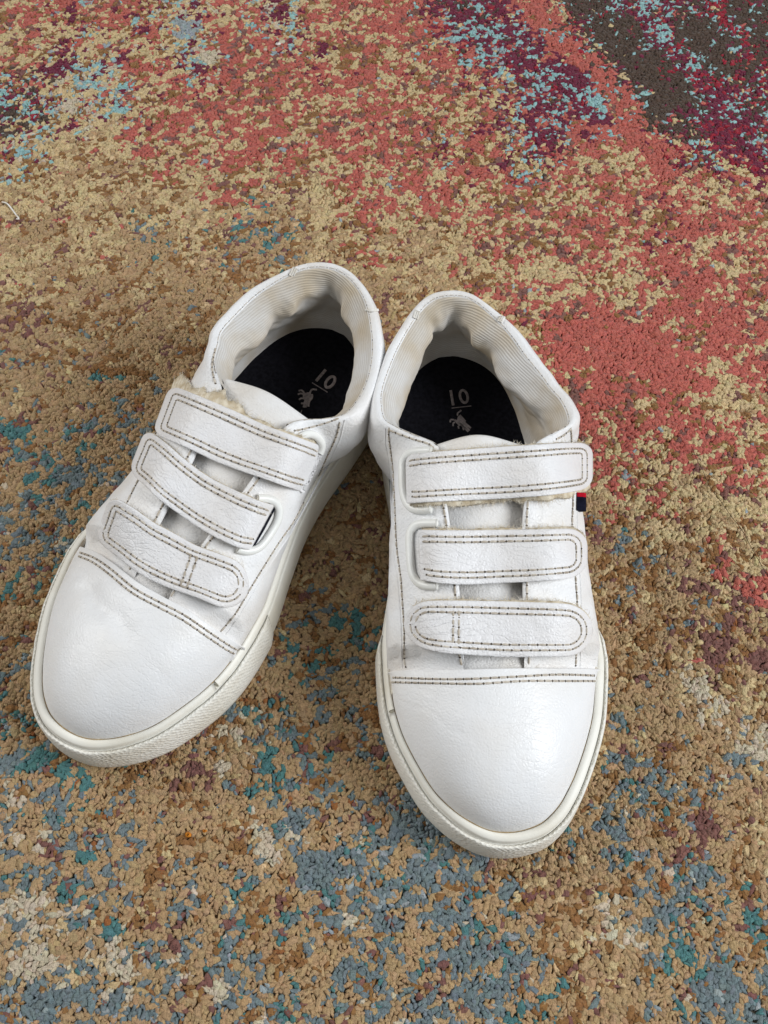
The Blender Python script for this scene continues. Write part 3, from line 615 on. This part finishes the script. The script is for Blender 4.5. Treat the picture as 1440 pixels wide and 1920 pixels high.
    so = np.argsort(seam3[:, 0]); sy_ = np.interp(G2[:, :, 0], seam3[so, 0], seam3[so, 1]); sz_ = np.interp(G2[:, :, 0], seam3[so, 0], seam3[so, 2])
    for i in range(NQ):
        if .12 < w[i] < .88: continue
        for j in range(NV + 2):
            p = G2[i, j]; gap = p[1] - sy_[i, j]
            if gap > .5: continue
            if gap > -.03: cap = sz_[i, j] - .27 + max(gap - .10, 0) * .8      # meets the cap just below its edge
            else:
                h = trees['vamp'].ray_cast(Vector((p[0], p[1], 20)), Vector((0, 0, -1)))
                cap = (h[0][2] if h[0] is not None else 1.9) - .12
            G2[i, j, 2] = min(p[2], cap)
    quarter = mk('upper', G2, qf, M['leather']); tree('upper', G2, qf)

    # ---------------- raw edge of the inner fabric, showing between upper and foxing
    sel = [k for k in range(NL) if (LOOP[k, 0] < 0 and 4.9 < ly[k] < 9.5) or (LOOP[k, 0] > 0 and 4.9 < ly[k] < 9.0)]
    for part in ([k for k in sel if LOOP[k, 0] < 0], [k for k in sel if LOOP[k, 0] > 0]):
        part = sorted(part, key=lambda k: ly[k]); P = np.concatenate([C_in[part] - LN[part] * .05, (zt[part] + .22 + .03 * np.sin(np.array(part) * 1.7))[:, None]], 1)
        V, f = tube(P, .07, 6); mk('raw_edge', V, f, M['selvedge'])

    # ---------------- tongue
    rows = []
    for (a, m, b, z) in D['tongue']:
        z = z - (.17 if z < 5.5 else .05); q = lift([a, m, b], [z - .22, z, z - .22]); rows.append(crom(q, 25))
    Tn = np.stack(rows, 1)                       # across x along
    Tn = np.stack([crom(Tn[i], 40, dense=12) for i in range(25)])
    gy_ = np.linspace(0, 1, 40)[None]; gxn = np.linspace(-1, 1, 25)[:, None]
    Tn[:, :, 2] += .12 * fbm(gxn * 2 + 5, gy_ * 9) * (1 - .75 * sstep(.6, .8, gy_)) + .05 * sstep(.8, 1, gy_) * (1 - gxn ** 2)
    end = Tn[:, -1]; bk = np.array([0, 1, 0.0])
    curl = [end + bk * .10 + Z * .03, end + bk * .2 - Z * .03, end + bk * .25 - Z * .17, end + bk * .2 - Z * .32, end + bk * .0 - Z * .42, end - bk * 1.5 - Z * .75]
    TG = np.concatenate([Tn] + [q[:, None] for q in curl], 1); tf = grid_faces(25, TG.shape[1])
    mk('tongue', TG, tf, M['tongue_leather']); tree('tongue', TG, tf)

    # ---------------- lining and insole
    a0 = np.argmax(w > .226); a1 = len(w) - np.argmax(w[::-1] < .774)
    ii = np.arange(a0, a1); wl = w[ii]; B = Eg[ii]; nl = n3[ii]
    Iq = pick(np.concatenate([LOOP - LN * .62, np.full((NL, 1), 1.98)], 1))[ii]
    hl = np.exp(-((wl - .49) / .035) ** 2)
    pad = .46 * (1 - .9 * hl) * sstep(.225, .30, wl) * (1 - sstep(.70, .775, wl)) + .10 * fbm(wl * 26, wl * 0 + 2.2)
    front = 1 - sstep(.225, .27, wl) * (1 - sstep(.73, .775, wl))
    inn = np.clip(Iq - B, -9, 9); dzI = inn[:, 2:3]
    lp = [B - Z * .02, B - nl * .10 - Z * .08, B - nl * (.18 + pad * .75)[:, None] - Z * .5, B - nl * (.20 + pad)[:, None] - Z * (1.05 + .25 * np.sin(wl * 44))[:, None],
          B - nl * (.10 + pad * .35)[:, None] - Z * 1.75 + inn * np.array([.15, .15, 0]), B + inn * np.array([.65, .65, 0]) + dzI * Z * .78, Iq + Z * .05, Iq - nl * .08 - Z * .02]
    lp = np.stack(lp, 1); NLn = 56
    LG = np.stack([crom(lp[i], NLn, dense=10) for i in range(len(ii))])
    vv = np.linspace(0, 1, NLn)[None]; uu = wl[:, None] * 31
    fold = (fbm(uu * 1.1 + vv * 2.5, vv * 4 + 9) * .34 + fbm(uu * 3.1 + vv * 3, vv * 7) * .08) * np.sin(np.pi * vv) ** .8
    for (w0, ww, dep, sl) in ([(.435, .016, -.22, .05), (.555, .018, .20, -.05), (.605, .018, -.12, .06), (.66, .026, .15, .03), (.705, .018, -.10, 0), (.36, .02, .10, 0)] if side == 'R' else [(.42, .022, .14, -.03), (.455, .016, -.14, .05), (.555, .024, .20, -.06), (.605, .022, -.15, .08), (.655, .028, .16, .1), (.705, .02, -.13, .05)]):
        fold = fold + dep * np.exp(-((wl[:, None] - w0 - sl * (vv - .4)) / ww) ** 2) * np.sin(np.pi * np.clip(vv * 1.25, 0, 1)) ** 1.5
    vee = sstep(0, .03, .11 * (vv - .2) - np.abs(wl[:, None] - .492)) * (1 - sstep(.7, .95, vv))
    fold = fold - .28 * vee
    LG = LG - nl[:, None] * fold[:, :, None]
    acc_v = np.concatenate([np.zeros((len(ii), 1)), np.cumsum(np.linalg.norm(np.diff(LG, axis=1), axis=2), 1)], 1)
    uvL = np.stack([np.broadcast_to(uu, acc_v.shape), acc_v * .92 + .25 * np.sin(uu * .35) + .035 * (uu - 15.5)], -1)
    lf = grid_faces(len(ii), NLn)
    mk('collar_lining', LG, lf, M['lining'], uv=uvL); tree('lining', LG, lf)
    I0 = LOOP - LN * .55
    cen = np.stack([np.full(NL, .15), np.clip(I0[:, 1], 2.5, 15.5)], 1)
    IG = np.stack([np.concatenate([I0 * (1 - k) + cen * k, np.full((NL, 1), zz)], 1) for k, zz in ((0, 2.02), (.05, 1.99), (.5, 1.975), (1, 1.97))], 1)
    insole = mk('insole', IG, grid_faces(NL, 4, True), M['insole'])
    if side == 'R':
        ox, oy, k = 820, 710, 14.4
        ST = dict(digit=[[(360, 310), (430, 720)]], tail=[[(650, 850), (600, 890), (545, 935), (550, 1000)]],
          stripes=[[(600, 985), (760, 1160)], [(560, 1020), (770, 1220), (905, 1335)], [(545, 1070), (720, 1240), (870, 1400)], [(520, 1110), (680, 1260), (840, 1430)], [(470, 1110), (610, 1270)], [(590, 1190), (740, 1330)]],
          legs=[[(460, 1110), (360, 1110), (350, 1180)], [(480, 1180), (430, 1200), (425, 1280)], [(560, 1270), (580, 1350)], [(690, 1320), (715, 1390)]], thread=[(870, 1500), (950, 1610)], line=[(385, 795), (915, 735)])
        zero = (715, 480, 100, 172, (100, 400))
    else:
        ox, oy, k = 540, 680, 13.09
        ST = dict(digit=[[(925, 170), (690, 450)]], tail=[[(710, 665), (610, 655), (560, 690), (540, 760)]],
          stripes=[[(585, 770), (585, 860), (520, 940)], [(540, 720), (530, 850), (500, 1080)], [(490, 730), (480, 880), (430, 1100)], [(440, 740), (430, 900), (385, 1100)], [(390, 720), (390, 840), (375, 900)]],
          legs=[[(390, 720), (330, 680), (260, 690)], [(370, 780), (320, 755), (240, 780)], [(360, 880), (320, 875), (270, 910)], [(400, 1000), (320, 1000)]], thread=[(345, 1160), (310, 1240)], line=[(590, 490), (970, 725)])
        zero = (1035, 475, 88, 155, (-220, 290))
    def stroke(pl, wd, z=1.995, closed=False):
        P = np.array(pl, float) if closed else (crom(np.array(pl, float), 14) if len(pl) > 2 else np.linspace(pl[0], pl[1], 6))
        T = (np.roll(P, -1, 0) - np.roll(P, 1, 0)) if closed else np.gradient(P, axis=0)
        T /= np.linalg.norm(T, axis=1)[:, None]; Nn = np.stack([-T[:, 1], T[:, 0]], 1) * wd / 2
        row = np.stack([P - Nn, P - Nn * .6, P + Nn * .6, P + Nn], 1) / k + np.array([ox, oy])
        zz = np.broadcast_to(np.array([z - .015, z + .006, z + .006, z - .015]), row.shape[:2])
        return lift(row, zz).reshape(-1, 3), grid_faces(len(P), 4, closed)
    V, f = stroke(ST['digit'][0], 72); mk('digit', V, f, M['emblem'], insole)
    ld = np.array(zero[4], float); ld /= np.linalg.norm(ld); sd = np.array([-ld[1], ld[0]]); aa = np.linspace(0, 2 * np.pi, 28, endpoint=False)
    V, f = stroke(np.array(zero[:2]) + np.cos(aa)[:, None] * ld * zero[3] + np.sin(aa)[:, None] * sd * zero[2], 70, closed=True); mk('digit', V, f, M['emblem'], insole)
    V, f = stroke(ST['line'], 24); mk('underline', V, f, M['emblem'], insole)
    A = Acc()
    for pl in ST['tail'] + ST['legs']: A.add(*stroke(pl, 44))
    for q_, pl in enumerate(ST['stripes']): A.add(*stroke(pl, 56, 1.997 + .002 * (q_ % 2)))
    A.add(*stroke(ST['thread'], 20)); A.mk('lion_emblem', M['emblem'], insole)

    # ---------------- straps
    base_names = ['upper', 'tongue', 'vamp']
    for si, sd_ in enumerate(D['straps']):
        nu, nv = 72, 22
        top = crom(np.array(sd_['top'], float), 200); bot = crom(np.array(sd_['bot'], float), 200)
        # depth: ride over the upper on a smooth arch
        us, vs_, zs_ = [], [], []
        for u in np.linspace(.03, .97, 22):
            for v in (.1, .5, .9):
                p = top[int(u * 199)] * (1 - v) + bot[int(u * 199)] * v
                h = cast(p, base_names)
                if h is None or h[0][2] < 2.0: continue
                us.append(u); vs_.append(v); zs_.append(h[0][2])
        us, vs_, zs_ = map(np.array, (us, vs_, zs_))
        A_ = lambda u, v: np.stack([np.ones_like(u), u, u ** 2, u ** 3, u ** 4, v, u * v, u * u * v], -1)
        wt = np.ones(len(us))
        for it in range(12):
            co = np.linalg.lstsq(A_(us, vs_) * wt[:, None], zs_ * wt, rcond=None)[0]
            r = zs_ - A_(us, vs_) @ co; wt = np.where(r > 0, 3.0, .5)
        zof = lambda u, v: A_(np.asarray(u, float), np.asarray(v, float)) @ co
        off = .19 + max(0.0, float(np.percentile(zs_ - zof(us, vs_), 97))) * .7
        Lpx = arclen((top + bot) / 2)[-1]; Wpx = np.linalg.norm(top - bot, axis=1).mean(); cmpx = Wpx / 1.62    # a strap is about 1.6 cm wide
        def surf(u, v, dz=0.0):
            u = np.asarray(u, float); v = np.asarray(v, float)
            uc = np.clip(u, 0, 1); fu = uc * 199
            tp = np.stack([np.interp(fu, np.arange(200), top[:, k]) for k in (0, 1)], -1); bt = np.stack([np.interp(fu, np.arange(200), bot[:, k]) for k in (0, 1)], -1)
            px = tp * (1 - v[..., None]) + bt * v[..., None]
            return lift(px, zof(u, v) + off + dz)
        r0, r1 = [x * cmpx for x in sd_['r']]
        def halfw(u, inset=0.0, extra=0.0):
            """half width in px at u, with rounded ends"""
            hw = Wpx / 2 - inset; s = u * Lpx; e = Lpx - s
            ra = max(r0 - inset, 1.0); rb = max(r1 - inset, 1.0); ra = min(ra, hw); rb = min(rb, hw)
            qa = s - inset; qb = e - inset
            h = np.full_like(u, hw)
            h = np.where(qa < ra, hw - ra + np.sqrt(np.clip(ra ** 2 - (ra - np.clip(qa, 0, ra)) ** 2, 0, None)), h)
            h = np.where(qb < rb, np.minimum(h, hw - rb + np.sqrt(np.clip(rb ** 2 - (rb - np.clip(qb, 0, rb)) ** 2, 0, None))), h)
            return h
        uu_ = .5 - .5 * np.cos(np.linspace(0, np.pi, nu)); uu_ = .55 * uu_ + .45 * np.linspace(0, 1, nu); uu_[0] = 0; uu_[-1] = 1
        hv = halfw(uu_) / Wpx; hv = np.maximum(hv, .02)
        vv_ = np.sin(np.linspace(-np.pi / 2, np.pi / 2, nv)); vv_ = .6 * vv_ + .4 * np.linspace(-1, 1, nv)
        U = np.repeat(uu_[:, None], nv, 1); V_ = .5 + hv[:, None] * vv_[None]
        de = (hv[:, None] * (1 - np.abs(vv_))[None]) * Wpx / cmpx; de = np.minimum(de, np.minimum(U, 1 - U) * Lpx / cmpx + (.25 if r0 < 5 else 0) * (U < .5))
        quilt = -.022 * np.exp(-(de / .05) ** 2) - .022 * np.exp(-((de - .2) / .045) ** 2) - .022 * np.exp(-((de - .36) / .045) ** 2) + .02 * np.exp(-((de - .28) / .04) ** 2)
        quilt = quilt + .05 * fbm(U * 14 + si * 7, V_ * 5) + .02 * fbm(U * 40, V_ * 12 + si)
        Gt = surf(U, V_, quilt); Nn = grid_normals(Gt); Nn = np.where((Nn[:, :, 2:] < 0), -Nn, Nn)
        th = .115
        Gm = Gt - Nn * th * .5; Gb = Gt - Nn * th
        b_idx = [(i, 0) for i in range(nu)] + [(nu - 1, j) for j in range(1, nv)] + [(i, nv - 1) for i in range(nu - 2, -1, -1)] + [(0, j) for j in range(nv - 2, 0, -1)]
        V3 = np.concatenate([Gt.reshape(-1, 3), Gb.reshape(-1, 3)]); off_ = nu * nv
        f = grid_faces(nu, nv); f = f + [tuple(off_ + k for k in reversed(q)) for q in grid_faces(nu, nv)]
        for a_, b_ in zip(b_idx, b_idx[1:] + b_idx[:1]):
            ka = a_[0] * nv + a_[1]; kb = b_[0] * nv + b_[1]; f.append((kb, ka, off_ + ka, off_ + kb))
        strap = mk('strap', V3, f, M['strap_leather'])
        tree('strap%d' % si, Gt, grid_faces(nu, nv))
        # hook-and-loop backing with frayed edges
        fz_t, fz_b = sd_['fuzz']
        nb_ = 90; ub = np.linspace(.02 if si < 2 else .05, .985, nb_); hb = halfw(ub) / Wpx
        ragt = fz_t * cmpx / Wpx * (np.clip(.75 + 1.6 * fbm(ub * 16 + si * 3, ub * 0 + 1), 0, 1.6)); ragb = fz_b * cmpx / Wpx * np.clip(.75 + 1.6 * fbm(ub * 16 + 50, ub * 0 + si), 0, 1.6)
        if side == 'L' and si == 0: ragt = ragt * (sstep(.3, .75, ub) * 1.0 + .22)
        cl = np.linspace(0, 1, 12)
        vt = (.5 - hb - ragt * np.sqrt(np.clip(hb * 2, 0, 1)))[:, None]; vb = (.5 + hb + ragb - (.05 if fz_b <= 0 else 0))[:, None]; VB = vt * (1 - cl) + vb * cl
        UB = np.repeat(ub[:, None], 12, 1)
        Gk = surf(UB, VB, -.15 + .10 * fbm(UB * 30, VB * 9)); Nk = np.array([0, 0, 1.0])
        Vk = np.concatenate([Gk.reshape(-1, 3), (Gk - Nk * .09).reshape(-1, 3)]); o2 = nb_ * 12
        fk = grid_faces(nb_, 12) + [tuple(o2 + q for q in reversed(g)) for g in grid_faces(nb_, 12)]
        for i in range(nb_ - 1): fk += [(i * 12, (i + 1) * 12, o2 + (i + 1) * 12, o2 + i * 12)[::-1], (i * 12 + 11, (i + 1) * 12 + 11, o2 + (i + 1) * 12 + 11, o2 + i * 12 + 11)]
        backing = mk('strap_backing', Vk, fk, M['fuzz'], strap)
        A = Acc()
        for k_ in range(520 if max(fz_t, fz_b) > .05 else 150):
            i = random.randrange(nb_); topside = random.random() < (.6 if fz_t >= fz_b else .35)
            if not topside and fz_b <= 0: continue
            j = 0 if topside else 11
            jj = j if random.random() < .55 else random.randrange(0, 4) if topside else random.randrange(9, 12)
            p = Gk[i, jj] + np.array([0, 0, random.uniform(-.05, .03)]); out = (Gk[i, 0] - Gk[i, 11]) * (1 if topside else -1); out /= np.linalg.norm(out)
            d0 = out * random.uniform(.2, 1) + np.array([random.uniform(-1, 1), random.uniform(-.6, .6), random.uniform(-.1, .7)]) * .7; d0 /= np.linalg.norm(d0)
            L_ = random.uniform(.05, .17) * (2.2 if random.random() < .04 else 1); d1 = d0 + np.array([random.uniform(-.8, .8), random.uniform(-.8, .8), random.uniform(-.9, .3)])
            q = np.array([p, p + d0 * L_ * .5, p + d0 * L_ * .5 + d1 * L_ * .4])
            A.add(*tube(q, np.array([.007, .006, .003]), 3))
        A.mk('frayed_fibres', M['fibre'], backing, 'stuff')
        # double rows of stitching
        def row(ins, closed_end):
            ip = ins * cmpx; n_ = 160; ua = np.linspace((ip / Lpx) if closed_end else .012, 1 - ip / Lpx, n_)
            ua = ua[0] + (ua[-1] - ua[0]) * (.5 - .5 * np.cos(np.linspace(0, np.pi, n_)))
            h = halfw(ua, ip) / Wpx
            P = [(a, .5 - b) for a, b in zip(ua, h)] + [(a, .5 + b) for a, b in zip(ua[::-1], h[::-1])]
            if closed_end: P.append(P[0])
            P = np.array(P); px = np.stack([P[:, 0] * Lpx, P[:, 1] * Wpx], 1); s = arclen(px); q = np.arange(0, s[-1], 3.0)
            return np.stack([np.interp(q, s, P[:, 0]), np.interp(q, s, P[:, 1])], 1)
        rws = [row(.2, si == 2), row(.36, si == 2)]
        if si == 2:
            for cu in sd_['cross']: rws.append(np.stack([np.full(40, cu), np.linspace(.12, .88, 40)], 1))
        for P in rws:
            X = surf(P[:, 0], P[:, 1], -.012); stitches([(x, np.array([0, 0, 1.0])) for x in X], 'stitching', strap, lift_=.0)
    # ---------------- rings the straps run through
    for pl in D['rings']:
        h = castline(pl, ['upper'], 3.0)
        P = np.array([x[0] for x in h]); cen_ = P.mean(0); nn_ = np.linalg.svd(P - cen_)[2][2]; nn_ = nn_ if nn_[2] > 0 else -nn_
        dd = (P - cen_) @ nn_; px = proj_l(P)
        # flat racetrack loop lying on the side panel; its far half runs under the strap
        Q = lift(px, P[:, 2]); Q = Q - ((Q - cen_) @ nn_)[:, None] * nn_ * .8 + nn_ * .07
        Q = np.array([np.convolve(np.pad(Q[:, k], 3, 'edge'), np.ones(7) / 7, 'valid') for k in range(3)]).T
        V, f = tube(Q, .135, 12, nrm=np.tile(nn_, (len(Q), 1)), flat=.8); mk('strap_ring', V, f, M['ring'])
    if side == 'L':
        sl = [cast(p, ['upper']) for p in [(511, 946), (518, 949), (495, 993), (472, 1033), (465, 1030), (488, 990)]]
        V = np.array([x[0] + x[1] * .035 for x in sl]); mk('ring_slot', V, [(0, 1, 2, 3, 4, 5)], M['slot'])  # flat dark patch just above the upper, between strap end and ring
    # ---------------- seams on the side panels
    for pl in D['lines']: stitches(castline(pl, ['upper']), 'stitching', quarter)
    for pl in D['lips']:
        h = castline(pl, ['upper'], 6)
        if len(h) > 4:
            P = np.array([x[0] for x in h]) - np.array([x[1] for x in h]) * .012
            V, f = tube(P, .035, 6); mk('panel_edge', V, f, M['leather'], quarter)
    # small stitches where collar leather meets lining
    X = [(Eg[i] + n3[i] * .03 + Z * .012, Z) for i in range(a0 + 4, a1 - 4)]
    stitches(X, 'stitching', quarter, pitch=.34, r=.013)
    # bar tacks on the collar
    for (pa, pb) in D['tacks']:
        A = Acc()
        for dx in (-3, 0, 3):
            hs = castline([(pa[0] + dx, pa[1] + dx * .4), ((pa[0] + pb[0]) / 2 + dx, (pa[1] + pb[1]) / 2 + dx * .4), (pb[0] + dx, pb[1] + dx * .4)], ['upper'], 2)
            if len(hs) > 2:
                P = np.array([x[0] + x[1] * .03 for x in hs]); A.add(*tube(P, .035, 6))
        A.mk('bar_tack', M['white_thread'])
    # woven side tab on the outer side
    if side == 'R':
        ha = cast((1082, 925), ['upper']); hb = cast((1082, 958), ['upper'])
        if ha and hb:
            a, b = ha[0], hb[0]; ex = np.array([1.0, 0, -.15])
            def tabpart(t0, t1, nm, mat, par):
                p, q = a + (b - a) * t0, a + (b - a) * t1
                th = np.array([0, 0, .05]); x0, x1 = ex * -.02, ex * .30
                Vt = [];
                for base_ in (p, q):
                    for xx, zz in ((x0, .09), (ex * .18, .08), (ex * .285, .045), (x1, 0), (ex * .285, -.045), (ex * .18, -.06), (x0, -.06)): Vt.append(base_ + xx + np.array([0, 0, zz]))
                ft = [(k_, k_ + 1, 8 + k_, 7 + k_) for k_ in range(6)] + [tuple(range(7))[::-1], tuple(range(7, 14))]
                return mk(nm, np.array(Vt), ft, mat, par, smooth=False)
            tab = tabpart(.26, 1.0, 'side_tab', M['navy'], root); tabpart(.02, .26, 'red_band', M['red'], tab)
    return dict(cast=cast, lift=lift, mk=mk, trees=trees)

R_ = build_shoe('R'); L_ = build_shoe('L')

# ------------------------------------------------------------------ litter on the rug
def wire(name, pl, r, mat, label, cat, z=.05):
    P = crom(np.array(pl, float), 22); X = plift(P, np.full(len(P), z)); X[:, 2] += .03 * np.sin(np.linspace(0, 9, len(P)))
    T = np.gradient(X, axis=0); T /= np.linalg.norm(T, axis=1)[:, None]; B = np.cross(T, [0, 0, 1.0]); B /= np.linalg.norm(B, axis=1)[:, None]; N = np.cross(B, T)
    a = np.linspace(0, 2 * np.pi, 5, endpoint=False)
    V = X[:, None] + r * (np.cos(a)[None, :, None] * B[:, None] + np.sin(a)[None, :, None] * N[:, None])
    o = link_mesh(name, V.reshape(-1, 3), grid_faces(len(P), 5, False, True), mat); o['label'] = label; o['category'] = cat
def crumb(name, p, r, mat, label, cat):
    c = plift(np.array(p, float), np.array(.06)); V = []; n = 8
    for k, (h, q) in enumerate(((-.5, .5), (-.1, 1), (.35, .85), (.7, .35))):
        for j in range(n):
            a = 2 * np.pi * j / n; q2 = q * random.uniform(.7, 1.2); V.append(c + np.array([math.cos(a) * q2 * r * 1.25, math.sin(a) * q2 * r * .9, h * r]))
    f = grid_faces(4, n, False, True) + [tuple(range(n))[::-1], tuple(range(3 * n, 4 * n))]
    o = link_mesh(name, np.array(V), f, mat); o['label'] = label; o['category'] = cat
M['hair'] = cloth('hair', srgb(60, 46, 38), srgb(40, 30, 26), 200)
wire('lint_thread', [(4, 379), (14, 383), (24, 394), (31, 404), (36, 411), (31, 411)], .035, M['white_thread'], 'white curled thread lying on the rug at the left edge of the photo', 'thread')
wire('hair_strand', [(1296, 836), (1306, 862), (1318, 884), (1330, 912), (1352, 940), (1372, 968), (1392, 995), (1410, 1030), (1436, 1076)], .010, M['hair'], 'long thin dark hair lying on the rug right of the right shoe', 'hair', .09)
crumb('lint_ball', (521, 82), .10, M['white_thread'], 'small pale lint ball on the coral part of the rug', 'lint')
crumb('orange_crumb', (353, 1565), .09, M['crumb'], 'larger orange crumb on the rug below the left shoe', 'crumb')
crumb('orange_crumb', (384, 1558), .06, M['crumb'], 'smaller orange crumb right of the larger one below the left shoe', 'crumb')
